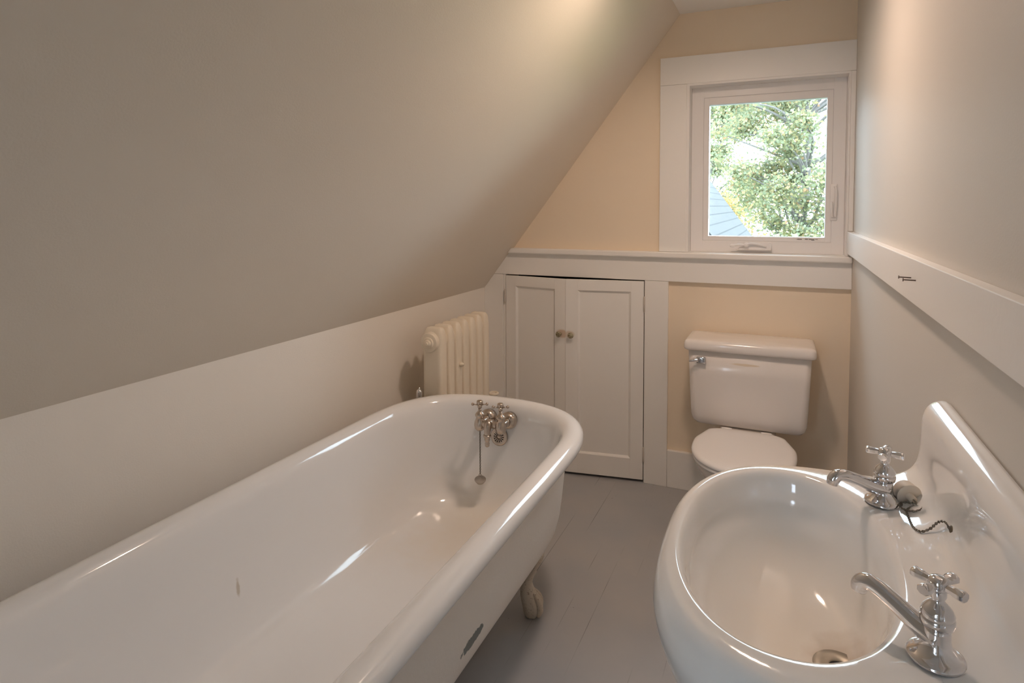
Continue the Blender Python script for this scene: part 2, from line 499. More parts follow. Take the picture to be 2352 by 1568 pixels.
# ------------------------------------------------------------------ the small closet doors
def small_door(name, hinge, length, ang, z0, z1, flip, label):
    """local x runs from the hinge to the free edge; the room side is local -y (or +y when flipped)"""
    e = bpy.data.objects.new(name, None); COL.objects.link(e)
    e.location = (hinge[0], hinge[1], z0); e.rotation_euler = (0, 0, ang)
    e['kind'] = 'structure'; e['label'] = label; e['category'] = 'door'
    s = 1 if flip else -1
    H = z1 - z0; th = 0.019
    st, tr_, br = 0.060, 0.052, 0.098
    def yy(a, b): return (min(a, b), max(a, b))
    bm = bmesh.new()
    y0, y1 = yy(0, -s * th)
    box(bm, 0, st, y0, y1, 0, H, 0.0012, 1); box(bm, length - st, length, y0, y1, 0, H, 0.0012, 1)
    box(bm, st - 0.001, length - st + 0.001, y0, y1, H - tr_, H, 0.0012, 1); box(bm, st - 0.001, length - st + 0.001, y0, y1, 0, br, 0.0012, 1)
    # sloping inner moulding
    a = (st, length - st, br, H - tr_); g = 0.010
    q = [(a[0], s * 0.0, a[2]), (a[1], 0, a[2]), (a[1], 0, a[3]), (a[0], 0, a[3])]
    r2 = [(a[0] + g, -s * 0.009, a[2] + g), (a[1] - g, -s * 0.009, a[2] + g), (a[1] - g, -s * 0.009, a[3] - g), (a[0] + g, -s * 0.009, a[3] - g)]
    v1 = [bm.verts.new(p) for p in q]; v2 = [bm.verts.new(p) for p in r2]
    for i in range(4): bm.faces.new((v1[i], v1[(i + 1) % 4], v2[(i + 1) % 4], v2[i]))
    fr_ = finish('door_frame', bm, M, e, smooth=False)
    bm = bmesh.new(); y0, y1 = yy(-s * 0.0085, -s * 0.014)
    box(bm, st - 0.002, length - st + 0.002, y0, y1, br - 0.002, H - tr_ + 0.002)
    finish('door_panel', bm, M, e, smooth=False)
    # knob with ornamental face
    kx = length - 0.028; kz = 0.690 - z0
    bm = bmesh.new()
    lathe(bm, [(0.0085, 0), (0.006, 0.004), (0.005, 0.010), (0.010, 0.014), (0.0135, 0.017), (0.0145, 0.021), (0.0125, 0.0245), (0.0105, 0.0235), (0.0085, 0.0255), (0.004, 0.0268), (0, 0.027)], (kx, 0, kz), (0, s, 0), 24)
    for k in range(8):
        t = 2 * PI * k / 8
        sphere(bm, (kx + 0.0088 * math.cos(t), s * 0.0235, kz + 0.0088 * math.sin(t)), 0.0026, 8)
    kn = finish('knob', bm, M_knob, e); kn['label'] = 'small round greenish knob'
    # hinges on the room side edge
    for hz in (0.851 - z0, 0.136 - z0):
        bm = bmesh.new()
        lathe(bm, [(0, -0.038), (0.003, -0.037), (0.003, -0.034), (0.0042, -0.033), (0.0042, 0.033), (0.003, 0.034), (0.003, 0.037), (0, 0.038)], (-0.002, -s * 0.0 + s * 0.004, hz), (0, 0, 1), 12)
        finish('hinge', bm, M_hinge, e)
    return e
M_knob = mat('tarnished_brass_knob', (0.40, 0.35, 0.23), 0.35, 0.35, coat=0.3)
blotch(M_knob, (0.50, 0.45, 0.31), (0.16, 0.12, 0.06), 140, 0.45, 0.62)
M_doorL = bump(mat('white_door_paint_left', (0.90, 0.885, 0.86), 0.4), 60, 0.06)
overlay(M_doorL, blob(M_doorL, (0.326, 0, 0.678), (0.036, 0.05, 0.024), 0.12, 60, 0.35), (0.60, 0.34, 0.15), 0.55)
M_doorR = bump(mat('white_door_paint_right', (0.90, 0.885, 0.86), 0.4), 60, 0.06)
overlay(M_doorR, blob(M_doorR, (0.352, 0, 0.678), (0.030, 0.05, 0.020), 0.12, 60, 0.4), (0.62, 0.44, 0.26), 0.5)
Lv = Vector((-1.220 + 1.5605, -0.0735 + 0.020))
M = M_doorL
small_door('door_1', (-1.5605, -0.020), Lv.length, math.atan2(Lv.y, Lv.x), 0.013, 0.9575, False, 'left small white panelled closet door beside the radiator')
Rv = Vector((-1.2185 + 0.8520, -0.0765 + 0.020))
M = M_doorR
small_door('door_2', (-0.8520, -0.020), Rv.length, math.atan2(Rv.y, Rv.x), 0.013, 0.9585, True, 'right small white panelled closet door nearer the toilet')

# ------------------------------------------------------------------ window
W = bpy.data.objects.new('window_1', None); COL.objects.link(W)
W.location = (-0.34, 0.06, 1.1005)
W['kind'] = 'structure'; W['label'] = 'white casement window in the back wall'; W['category'] = 'window'
wx0, wx1, wz0, wz1 = -0.3135, 0.3135, 0.0, 0.7455
gx0, gx1, gz0, gz1 = -0.237, 0.2415, 0.0715, 0.6665
def rect_frame(bm, o, i, y0, y1, bev=0.0015):
    box(bm, o[0], i[0], y0, y1, o[2], o[3], bev); box(bm, i[1], o[1], y0, y1, o[2], o[3], bev)
    box(bm, i[0] - .001, i[1] + .001, y0 + .0002, y1, o[2], i[2], bev); box(bm, i[0] - .001, i[1] + .001, y0 + .0002, y1, i[3], o[3], bev)
bm = bmesh.new(); rect_frame(bm, (wx0, wx1, wz0, wz1), (wx0 + 0.052, wx1 - 0.048, wz0 + 0.050, wz1 - 0.046), 0, 0.06)
finish('window_frame', bm, M_vinyl, W, smooth=False)
bm = bmesh.new(); rect_frame(bm, (wx0 + 0.0535, wx1 - 0.0495, wz0 + 0.0515, wz1 - 0.0475), (gx0, gx1, gz0, gz1), 0.003, 0.05, 0.002)
finish('window_sash', bm, M_vinyl, W, smooth=False)
bm = bmesh.new(); rect_frame(bm, (wx0 + 0.050, wx1 - 0.046, wz0 + 0.048, wz1 - 0.044), (wx0 + 0.06, wx1 - 0.056, wz0 + 0.058, wz1 - 0.054), 0.0045, 0.045, 0)
finish('gasket', bm, M_seam, W, smooth=False)
bm = bmesh.new(); box(bm, gx0 - 0.003, gx1 + 0.003, 0.024, 0.028, gz0 - 0.003, gz1 + 0.003)
finish('pane', bm, M_glass, W, smooth=False)
# crank operator
bm = bmesh.new()
prism(bm, [(-0.110, 0.012), (0.030, 0.012), (0.033, 0.040), (0.024, 0.049), (0.012, 0.042), (-0.06, 0.040), (-0.095, 0.028)], -0.026, 0.001, 0.003)
cr = finish('crank_handle', bm, M_vinyl, W, smooth=False)
bm = bmesh.new()
tube(bm, bez([(-0.075, -0.034, 0.034), (-0.05, -0.037, 0.042), (-0.02, -0.034, 0.038), (0.012, -0.03, 0.030)], 6), 0.0045, 8)
tube(bm, bez([(-0.075, -0.034, 0.034), (-0.10, -0.037, 0.036), (-0.125, -0.038, 0.033)], 6), 0.005, 8)
sphere(bm, (-0.128, -0.038, 0.031), (0.012, 0.006, 0.008), 12)
lathe(bm, [(0.012, 0), (0.011, 0.014), (0.006, 0.018), (0, 0.018)], (-0.070, -0.022, 0.034), (0, -1, 0.1), 16)
finish('folding_lever', bm, M_vinyl, cr)
# sash lock on the right
bm = bmesh.new()
box(bm, 0.259, 0.285, -0.006, 0.001, 0.145, 0.300, 0.003)
tube(bm, bez([(0.268, -0.012, 0.158), (0.264, -0.016, 0.19), (0.264, -0.018, 0.225)], 6), 0.0045, 10)
tube(bm, bez([(0.278, -0.010, 0.16), (0.280, -0.013, 0.21), (0.280, -0.013, 0.27), (0.276, -0.010, 0.29)], 6), 0.005, 10)
finish('sash_lock', bm, M_vinyl, W)
# old paint flecks on the lower sash rail
bm = bmesh.new()
random.seed(5)
for x, l in ((0.135, 0.018), (0.165, 0.012), (0.18, 0.010), (0.19, 0.012), (0.205, 0.010), (0.13, 0.006)):
    box(bm, x, x + l, 0.0022, 0.0035, 0.0605 + random.uniform(-0.002, 0.002), 0.0625 + random.uniform(0, 0.003))
finish('paint_fleck', bm, mat('old_grey_paint', (0.22, 0.2, 0.2), 0.8), W, smooth=False)

# ------------------------------------------------------------------ bathtub
TC = Vector((-1.191, -1.72, 0.0))      # centre on the floor
ta, tfar, tnear, tb = 0.377, 0.923, -0.94, 0.42
def tub_ring(d, z, shift=0.0, nn=2.65, K=40):
    """closed outline inset by d at height z; two superellipse ends with straight sides"""
    a = ta - d; out = []
    yA = tfar - tb; yB = tnear + tb
    b = tb - d
    for k in range(K + 1):
        t = PI * k / K
        c, s = math.cos(t), math.sin(t)
        out.append((a * math.copysign(abs(c) ** (2 / nn), c), yA + b * abs(s) ** (2 / nn), z))
    for k in range(1, 10): out.append((-a, yA + (yB - yA) * k / 10, z))
    b2 = b - shift
    for k in range(K + 1):
        t = PI + PI * k / K
        c, s = math.cos(t), math.sin(t)
        out.append((a * math.copysign(abs(c) ** (2 / nn), c), yB - b2 * abs(s) ** (2 / nn), z))
    for k in range(1, 10): out.append((a, yB + (yA - yB) * k / 10, z))
    return out
tub = empty('bathtub', TC, 'long white cast iron clawfoot bathtub along the left knee wall', 'bathtub')
outer = [(0.24, 0.200), (0.19, 0.203), (0.155, 0.212), (0.125, 0.228), (0.10, 0.252), (0.083, 0.285), (0.073, 0.325), (0.066, 0.38), (0.060, 0.44), (0.054, 0.50), (0.049, 0.535), (0.045, 0.552)]
roll = [(0.045, 0.552), (0.040, 0.5475), (0.030, 0.5435), (0.019, 0.5450), (0.009, 0.5510), (0.002, 0.5610), (0.0, 0.5720), (0.003, 0.5840), (0.011, 0.5930), (0.022, 0.5985), (0.034, 0.6), (0.046, 0.5985), (0.057, 0.5930), (0.065, 0.584), (0.0705, 0.572), (0.0745, 0.555)]
inner = [(0.080, 0.52), (0.085, 0.48), (0.090, 0.43), (0.095, 0.38), (0.101, 0.335), (0.109, 0.30), (0.121, 0.270), (0.138, 0.248), (0.160, 0.234), (0.19, 0.226), (0.23, 0.222), (0.29, 0.220)]
bm = bmesh.new()
loft(bm, [tub_ring(d, z, shift=0.35 * max(0, (0.55 - z))) for d, z in outer], True, False)
finish('tub_body', bm, M_tubout, tub)
bm = bmesh.new()
loft(bm, [tub_ring(d, z) for d, z in roll] + [tub_ring(d, z, shift=0.35 * max(0, (0.55 - z))) for d, z in inner], False, True)
finish('tub_basin', bm, M_tub, tub)
# claw feet
def foot_mesh():
    bm = bmesh.new()
    # local: origin on the floor under the paw, -x is towards the tub centre, z up
    P = bez([(0.028, 0, 0.213), (0.030, 0, 0.207), (0.026, 0, 0.190), (0.018, 0, 0.163), (0.006, 0, 0.135), (-0.002, 0, 0.110), (0.0, 0, 0.085), (0.006, 0, 0.060), (0.012, 0, 0.036), (0.013, 0, 0.016), (0.012, 0, 0.001)], 5)
    Rr = bez1([0.030, 0.033, 0.033, 0.024, 0.017, 0.0185, 0.025, 0.030, 0.031, 0.028, 0.020], 5)
    rings = []
    n = 24
    for p, r_ in zip(P, Rr):
        ring = []
        toe = max(0, min(1, (0.085 - p.z) / 0.04))
        wid = 1.15 if p.z > 0.15 else 0.95
        for k in range(n):
            t = 2 * PI * k / n
            c, s = math.cos(t), math.sin(t)
            rr = r_ * (1 + 0.10 * toe * math.cos(3.0 * t * 1.33 if False else 6 * t) * (1 if c > -0.2 else 0))
            ring.append(Vector((p.x + rr * c * (0.72 if p.z > 0.15 else 0.95), p.y + rr * s * wid, p.z)))
        rings.append(ring)
    loft(bm, rings)
    # scroll ridge on the knee and three knuckled toes
    for s in (-1, 0, 1):
        tube(bm, bez([(0.018, 0.012 * s, 0.080), (0.036, 0.018 * s, 0.055), (0.040, 0.020 * s, 0.030), (0.034, 0.018 * s, 0.010)], 5), bez1([0.006, 0.0095, 0.010, 0.006], 5), 10)
    for s in (-1, 1):
        tube(bm, bez([(0.030, 0.030 * s, 0.208), (0.030, 0.034 * s, 0.195), (0.020, 0.030 * s, 0.172), (0.012, 0.018 * s, 0.15)], 5), bez1([0.004, 0.007, 0.006, 0.003], 5), 8)
    return bm
fm = None
for (fx, fy, rz) in ((0.200, 0.608, 0.35), (-0.200, 0.608, PI - 0.35), (0.200, -0.60, -0.35), (-0.200, -0.60, PI + 0.35)):
    if fm is None:
        f0 = finish('claw_foot', foot_mesh(), M_foot, tub, loc=(fx, fy, 0), rot=(0, 0, rz)); fm = f0
        f0['label'] = 'worn cream claw foot'
    else:
        c = fm.copy(); COL.objects.link(c); c.parent = tub; c.location = (fx, fy, 0); c.rotation_euler = (0, 0, rz)

# overflow disc on the far end wall
bm = bmesh.new()
oc = Vector((-0.004, 0.920 - 0.088, 0.474)); on_ = Vector((0, -1, 0.10)).normalized()
lathe(bm, [(0.033, -0.004), (0.0335, 0.001), (0.031, 0.0035), (0.022, 0.0045), (0.0205, 0.003), (0.006, 0.003), (0.006, 0.0055), (0, 0.006)], oc, on_, 40)
ov = finish('overflow_cover', bm, M_nickel, tub)
bm = bmesh.new()
x_, y_, d_ = frame_z(on_)
for k in range(14):
    t = 2 * PI * k / 14
    u = x_ * math.cos(t) + y_ * math.sin(t); v = d_.cross(u)
    c0 = oc + d_ * 0.0036
    vs = [c0 + u * 0.0085 + v * 0.0008, c0 + u * 0.0195 + v * 0.0019, c0 + u * 0.0195 - v * 0.0019, c0 + u * 0.0085 - v * 0.0008]
    a = [bm.verts.new(p) for p in vs]; b2 = [bm.verts.new(p - d_ * 0.001) for p in vs]
    bm.faces.new(a)
    for i in range(4): bm.faces.new((a[i], a[(i + 1) % 4], b2[(i + 1) % 4], b2[i]))
finish('slots', bm, M_black, ov, smooth=False)

# mixer tap on the end wall
FY = 0.762      # y of the two valve bodies (local)
fz = 0.545
hx = (-0.046, 0.035)
bm = bmesh.new()
# cross pipe and spout
lathe(bm, [(0.0125, 0), (0.0135, 0.012), (0.0135, hx[1] - hx[0] - 0.012), (0.0125, hx[1] - hx[0])], (hx[0], FY, fz - 0.004), (1, 0, 0), 20)
mx_ = (hx[0] + hx[1]) / 2
tube(bm, bez([(mx_, FY + 0.002, fz + 0.004), (mx_, FY - 0.014, fz + 0.002), (mx_, FY - 0.022, fz - 0.014), (mx_, FY - 0.024, fz - 0.034)], 6), bez1([0.013, 0.0135, 0.0125, 0.011], 6), 20)
lathe(bm, [(0.013, 0), (0.0145, -0.003), (0.0145, -0.006), (0.012, -0.009), (0.0095, -0.013), (0.0105, -0.017), (0.0085, -0.022), (0.0065, -0.026), (0.0085, -0.031), (0.0075, -0.040), (0.0045, -0.043), (0, -0.043)], (mx_, FY - 0.024, fz - 0.032), (0, 0, 1), 20)
tf = finish('faucet', bm, M_nickel, tub)
tf['label'] = 'aged nickel two handle bath tap'
for x in hx:
    bm = bmesh.new()
    # onion body
    lathe(bm, [(0.002, -0.032), (0.011, -0.030), (0.0185, -0.022), (0.0210, -0.010), (0.0190, 0.002), (0.0145, 0.012), (0.0125, 0.018), (0.0165, 0.022), (0.0175, 0.027), (0.014, 0.033), (0.009, 0.037), (0.0065, 0.042), (0.0055, 0.050)], (x, FY, fz), (0, 0, 1), 24)
    # arm to the wall
    lathe(bm, [(0.010, 0), (0.010, 0.02), (0.013, 0.026), (0.011, 0.032), (0.015, 0.040), (0.017, 0.046), (0.012, 0.05), (0.012, 0.075)], (x, FY, fz - 0.006), (0, 1, 0), 20)
    finish('valve_body', bm, M_nickel, tf)
    bm = bmesh.new()
    lathe(bm, [(0.012, 0.048), (0.020, 0.050), (0.026, 0.055), (0.030, 0.062), (0.0315, 0.070), (0.029, 0.078), (0.029, 0.084)], (x, FY, fz - 0.006), (0, 1, 0), 32)
    finish('wall_flange', bm, M_nickel, tf)
    bm = bmesh.new()
    lathe(bm, [(0.0065, 0.050), (0.0085, 0.054), (0.0085, 0.060), (0.006, 0.063), (0.0095, 0.065), (0.0115, 0.068), (0.0115, 0.074), (0.0095, 0.077), (0, 0.0785)], (x, FY, fz), (0, 0, 1), 24)
    for k in range(4):
        t = 0.42 + PI / 2 * k
        dx, dy = math.cos(t), math.sin(t)
        tube(bm, [(x + dx * 0.005, FY + dy * 0.005, fz + 0.062), (x + dx * 0.016, FY + dy * 0.016, fz + 0.063), (x + dx * 0.024, FY + dy * 0.024, fz + 0.064)], [0.0035, 0.0022, 0.0030], 8)
        sphere(bm, (x + dx * 0.0255, FY + dy * 0.0255, fz + 0.0642), 0.0055, 12)
    finish('handle', bm, M_nickel, tf)
# plug on its hanging chain
bm = bmesh.new()
pz = 0.335
chain(bm, [(hx[0], FY, fz - 0.030), (hx[0], FY, pz + 0.022)], 0.0036, 0.0010)
pc = finish('plug_chain', bm, M_chain, tub)
bm = bmesh.new()
px_, tilt = hx[0], Vector((0.12, -0.28, 1)).normalized()
lathe(bm, [(0, -0.010), (0.014, -0.010), (0.016, -0.006), (0.0195, -0.001), (0.0205, 0.002), (0.0185, 0.004), (0.006, 0.0055), (0.0035, 0.010), (0, 0.011)], (px_, FY, pz), tilt, 28)
tube(bm, [(px_ + 0.006 * math.cos(t * PI / 6), FY, pz + 0.016 + 0.006 * math.sin(t * PI / 6)) for t in range(12)], 0.0009, 6, closed=True)
finish('plug', bm, M_rubber, pc)

# ------------------------------------------------------------------ wash basin
BY = -1.955
sink = empty('wash_basin', (0, BY, 0), 'white porcelain wash basin with backsplash on the right wall', 'sink')
SB = 0.305; SA = 0.267; SX = -0.150; SN = 2.6
bc = Vector((-0.253, 0.005))        # basin centre in local xy
def inside(x, y, d):
    if x > -0.004: return False
    if x >= SX: return abs(y) < SB - d
    return (abs((x - SX) / (SA - d)) ** SN + abs(y / (SB - d)) ** SN) < 1
NS = 160
def dring(d, z):
    out = []
    for k in range(NS):
        t = 2 * PI * k / NS
        c, s = math.cos(t), math.sin(t)
        lo, hi = 0.0, 0.7
        for _ in range(26):
            mid = (lo + hi) / 2
            if inside(bc.x + c * mid, bc.y + s * mid, d): lo = mid
            else: hi = mid
        out.append((bc.x + c * lo, bc.y + s * lo, z))
    return out
def ering(e, z, ox=0.0, oy=0.0, f=1.0, nn=2.15):
    out = []
    for k in range(NS):
        t = 2 * PI * k / NS
        c, s = math.cos(t), math.sin(t)
        a, b = (0.137 + e) * f, (0.241 + e) * f
        rad = (abs(c / a) ** nn + abs(s / b) ** nn) ** (-1 / nn)
        out.append((bc.x + ox + c * rad, bc.y + oy + s * rad, z))
    return out
bm = bmesh.new()
out_ = [(0.17, 0.640), (0.13, 0.645), (0.09, 0.658), (0.06, 0.675), (0.035, 0.697), (0.016, 0.725), (0.004, 0.755), (-0.003, 0.780), (-0.004, 0.798), (0.0, 0.815), (0.003, 0.824), (0.007, 0.8305), (0.011, 0.835), (0.0145, 0.8375)]
rings = [dring(d, z) for d, z in out_]
rings += [ering(0.0075, 0.8388), ering(0.003, 0.8373), ering(-0.001, 0.8342), ering(-0.0045, 0.8292), ering(-0.0075, 0.822), ering(-0.0105, 0.812), ering(-0.013, 0.80), ering(-0.015, 0.786)]
DXo, DYo = 0.070, -0.020          # drain offset from the basin centre
prof = [(0.93, 0.772), (0.885, 0.752), (0.82, 0.733), (0.74, 0.718), (0.64, 0.7065), (0.53, 0.699), (0.42, 0.6945), (0.31, 0.692), (0.20, 0.690), (0.11, 0.688)]
for i, (f, z) in enumerate(prof):
    g = (1 - f) ** 1.0
    rings.append(ering(-0.015, z, DXo * g, DYo * g, f, 2.15 - 0.1 * g))
loft(bm, rings, True, True)
# backsplash section swept along y
def off(prof, d):
    out = []
    n = len(prof)
    for i in range(n):
        a = Vector(prof[max(i - 1, 0)]); b = Vector(prof[min(i + 1, n - 1)])
        t = (b - a).normalized(); nrm = Vector((-t.y, t.x))
        out.append((prof[i][0] - nrm.x * d, prof[i][1] - nrm.y * d))
    return out
bsp = [tuple(v)[:2] for v in bez([(-0.1085, 0.8385, 0), (-0.103, 0.8398, 0), (-0.092, 0.8425, 0), (-0.075, 0.848, 0), (-0.058, 0.859, 0), (-0.0475, 0.876, 0), (-0.0435, 0.900, 0), (-0.042, 0.935, 0), (-0.0395, 0.957, 0), (-0.033, 0.972, 0), (-0.022, 0.981, 0), (-0.010, 0.9835, 0), (-0.003, 0.981, 0)], 4)]
secs = []
r_e = 0.016
for k in range(0, 7):
    t = PI / 2 * k / 6
    secs.append((-(SB + 0.004) + r_e * (1 - math.sin(t)), r_e * (1 - math.cos(t))))
lowers = []
def section(y, d):
    p = off(bsp, d)
    p = [(min(x, -0.001), z) for x, z in p]
    return [(x, y, z) for x, z in p] + [(-0.001, y, 0.70), (-0.1085, y, 0.70)]
sl = []
for y, d in [(y, d) for y, d in secs][::-1]:
    pass
ends = [(-(SB + 0.002) + r_e * (1 - math.cos(PI / 2 * k / 6)), r_e * (1 - math.sin(PI / 2 * k / 6))) for k in range(7)]
sl = [section(y, d) for y, d in ends] + [section(-0.28 + 0.56 * k / 8, 0) for k in range(9)] + [section(-y, d) for y, d in ends[::-1]]
R = [[bm.verts.new(p) for p in r] for r in sl]
n = len(R[0])
for a, b in zip(R, R[1:]):
    for i in range(n): bm.faces.new((a[i], a[(i + 1) % n], b[(i + 1) % n], b[i]))
bm.faces.new(R[0]); bm.faces.new(R[-1][::-1])
body = sharp(finish('basin_body', bm, M_basin, sink), 60)
# pedestal
bm = bmesh.new()
def oval(cx, a, b, z, n=40): return [(cx + a * math.cos(2 * PI * k / n), b * math.sin(2 * PI * k / n), z) for k in range(n)]
loft(bm, [oval(-0.17, a, b, z) for a, b, z in ((0.115, 0.125, 0), (0.115, 0.125, 0.03), (0.098, 0.108, 0.05), (0.080, 0.088, 0.12), (0.070, 0.078, 0.30), (0.072, 0.082, 0.48), (0.088, 0.10, 0.60), (0.11, 0.13, 0.66))])
finish('pedestal', bm, M_basin, sink)
# drain
dz = 0.6885
bm = bmesh.new(); dc = (bc.x + DXo, bc.y + DYo)
lathe(bm, [(0.0310, -0.004), (0.0315, 0.0010), (0.0300, 0.0028), (0.022, 0.0026), (0.0125, 0.0020), (0.0112, 0.0005), (0.0110, -0.004)], (dc[0], dc[1], dz), (0, 0, 1), 36, caps=False)
dr = finish('drain_ring', bm, mat('drain_brass', (0.40, 0.36, 0.30), 0.42, 0.8), sink)
bm = bmesh.new(); lathe(bm, [(0.0, -0.0), (0.0114, 0.0)], (dc[0], dc[1], dz + 0.0006), (0, 0, 1), 28, caps=False)
finish('drain_hole', bm, M_black, dr)
# overflow slits in the back of the bowl
bm = bmesh.new()
for y, h in ((-0.012, 0.016), (0.004, 0.019), (-0.026, 0.010)):
    pts = [( -0.1235 + 0.004 * t - 0.003, y + 0.002 * t, 0.822 - h * t) for t in (0, .5, 1)]
    tube(bm, [(-0.1215, y, 0.820), (-0.1235, y + 0.001, 0.820 - h * 0.5), (-0.1255, y, 0.820 - h)], [0.0004, 0.0008, 0.0004], 6)
finish('overflow_slots', bm, mat('dark_slot', (0.06, 0.045, 0.035), 0.7), sink)

# pillar tap: local origin at the deck, spout towards -x
def lav_tap(loc, yaw, hrot, label):
    bm = bmesh.new()
    # flange and body
    lathe(bm, [(0.0265, 0), (0.0275, 0.0015), (0.0265, 0.004), (0.0225, 0.0062), (0.0190, 0.0080), (0.0165, 0.0115), (0.0140, 0.015), (0.0125, 0.022), (0.0125, 0.030), (0.0120, 0.036)], (0, 0, 0), (0, 0, 1), 40)
    # spout
    P = bez([(0.004, 0, 0.020), (-0.018, 0, 0.026), (-0.042, 0, 0.036), (-0.062, 0, 0.043), (-0.074, 0, 0.0425), (-0.080, 0, 0.036), (-0.0815, 0, 0.029)], 6)
    Q = bez1([0.0135, 0.0110, 0.0092, 0.0088, 0.0092, 0.0094, 0.0082], 6)
    tube(bm, P, Q, 20, flat=[(1.0, 1.0)] * len(P))
    t = finish('faucet', bm, M_chrome, sink, loc=loc, rot=(0, 0, yaw))
    t['label'] = label
    bm = bmesh.new()
    lathe(bm, [(0.0120, 0.034), (0.0150, 0.0365), (0.0160, 0.041), (0.0160, 0.044), (0.0148, 0.0455), (0.0156, 0.049), (0.0135, 0.054), (0.0105, 0.0575), (0.0080, 0.060), (0.0060, 0.0620), (0.0060, 0.066), (0.0072, 0.0675)], (0, 0, 0), (0, 0, 1), 32)
    b = finish('bonnet', bm, M_chrome, t)
    sharp(b, 50)
    bm = bmesh.new()
    lathe(bm, [(0.0070, 0.0655), (0.0078, 0.068), (0.0078, 0.074), (0.0095, 0.0755), (0.0100, 0.0790), (0.0092, 0.0840), (0.0070, 0.0865), (0.0045, 0.0870), (0, 0.0875)], (0, 0, 0), (0, 0, 1), 28)
    for k in range(4):
        a = hrot + PI / 2 * k
        u = Vector((math.cos(a), math.sin(a), 0)); v = Vector((-math.sin(a), math.cos(a), 0)); wz = Vector((0, 0, 1))
        rings = []
        for s_, hw, hh in ((0.004, 0.0046, 0.0042), (0.009, 0.0042, 0.0038), (0.014, 0.0050, 0.0044), (0.020, 0.0060, 0.0050), (0.0245, 0.0064, 0.0052), (0.0260, 0.0056, 0.0044)):
            ring = []
            for j in range(8):
                t2 = PI / 4 * j + PI / 8
                ring.append(u * s_ + v * (hw * 1.08 * math.cos(t2)) + wz * (0.0795 + hh * 1.08 * math.sin(t2)))
            rings.append(ring)
        loft(bm, rings)
    h = finish('cross_handle', bm, M_chrome, t)
    sharp(h, 40)
    return t
lav_tap((-0.108, 0.185, 0.8405), 0.40, 2.48, 'far chrome basin tap with cross handle')
lav_tap((-0.108, -0.182, 0.8405), -0.62, 3.03, 'near chrome basin tap with cross handle')

# stopper lying on the deck with its chain
zz = 0.8425
bm = bmesh.new()
chp = bez([(-0.048, 0.052, 0.872), (-0.052, 0.064, 0.878), (-0.058, 0.074, 0.872), (-0.066, 0.080, 0.858), (-0.076, 0.084, 0.850), (-0.082, 0.102, 0.8465), (-0.083, 0.130, 0.8460), (-0.082, 0.154, 0.8465), (-0.074, 0.166, 0.848), (-0.064, 0.163, 0.852), (-0.063, 0.152, 0.854), (-0.072, 0.147, 0.851), (-0.084, 0.152, 0.848), (-0.090, 0.163, 0.848), (-0.086, 0.174, 0.849), (-0.074, 0.172, 0.852), (-0.068, 0.164, 0.856), (-0.070, 0.172, 0.857)], 10)
chain(bm, chp, 0.0020, 0.0008)
sc_ = finish('stopper_chain', bm, M_chain, sink)
bm = bmesh.new()
ax = Vector((0.30, -0.80, -0.16)).normalized()
sp0 = Vector((-0.080, 0.204, 0.8600))
lathe(bm, [(0, 0), (0.0150, 0), (0.0160, 0.002), (0.0180, 0.0150), (0.0185, 0.0185), (0.0175, 0.0195), (0.006, 0.0195), (0.0055, 0.0300), (0.0045, 0.0315), (0, 0.0315)], sp0, ax, 32)
st_ = sharp(finish('stopper', bm, M_rubberw, sc_), 50)
bm = bmesh.new()
rc = sp0 + ax * 0.030 + Vector((0.004, 0, -0.006)); x_, y_, d_ = frame_z(Vector((0.6, -0.4, 0.7)))
tube(bm, [rc + (x_ * math.cos(t * PI / 14) + y_ * math.sin(t * PI / 14)) * 0.0105 for t in range(28)], 0.0007, 6, closed=True)
finish('split_ring', bm, M_chrome, sc_)
bm = bmesh.new()
ancr = Vector((-0.0455, 0.052, 0.870))
lathe(bm, [(0.010, -0.002), (0.0105, 0.001), (0.009, 0.003), (0.004, 0.004), (0, 0.0042)], ancr, (-1, 0, 0.12), 20)
finish('chain_anchor', bm, M_chain, sc_)

# ------------------------------------------------------------------ toilet
toi = empty('toilet', (-0.385, -0.30, 0), 'white toilet with closed lid and square tank below the window', 'toilet')
def rrect(cx, cy, hx_, hy, r, z, n=6):
    out = []
    for qx, qy, a0 in ((1, 1, 0), (-1, 1, PI / 2), (-1, -1, PI), (1, -1, 3 * PI / 2)):
        for k in range(n + 1):
            a = a0 + PI / 2 * k / n
            out.append((cx + qx * (hx_ - r) + r * math.cos(a), cy + qy * (hy - r) + r * math.sin(a), z))
    return out
# tank: local frame of its own so the residue mask sits on its front
bm = bmesh.new()
tk = [(0.185, 0.055, 0.03, 0.0), (0.208, 0.077, 0.03, 0.006), (0.219, 0.088, 0.03, 0.020), (0.224, 0.093, 0.03, 0.042), (0.2275, 0.095, 0.028, 0.10), (0.2325, 0.0965, 0.026, 0.22), (0.2365, 0.0975, 0.025, 0.318)]
loft(bm, [rrect(0, -0.0, a, b, min(r0, b - 0.005), z) for a, b, r0, z in tk])
tank = finish('tank', bm, M_tank, toi, loc=(0.0, 0.165, 0.386))
bm = bmesh.new()
ld = [(0.244, 0.112, 0.020, 0), (0.2505, 0.118, 0.022, 0.004), (0.2525, 0.120, 0.022, 0.012), (0.2515, 0.119, 0.022, 0.030), (0.2480, 0.1155, 0.022, 0.038), (0.2410, 0.1085, 0.020, 0.0425), (0.225, 0.095, 0.02, 0.0445)]
loft(bm, [rrect(0, 0, a, b, r0, z) for a, b, r0, z in ld])
lid = finish('tank_lid', bm, M_tank, toi, loc=(0.0, 0.170, 0.7055))
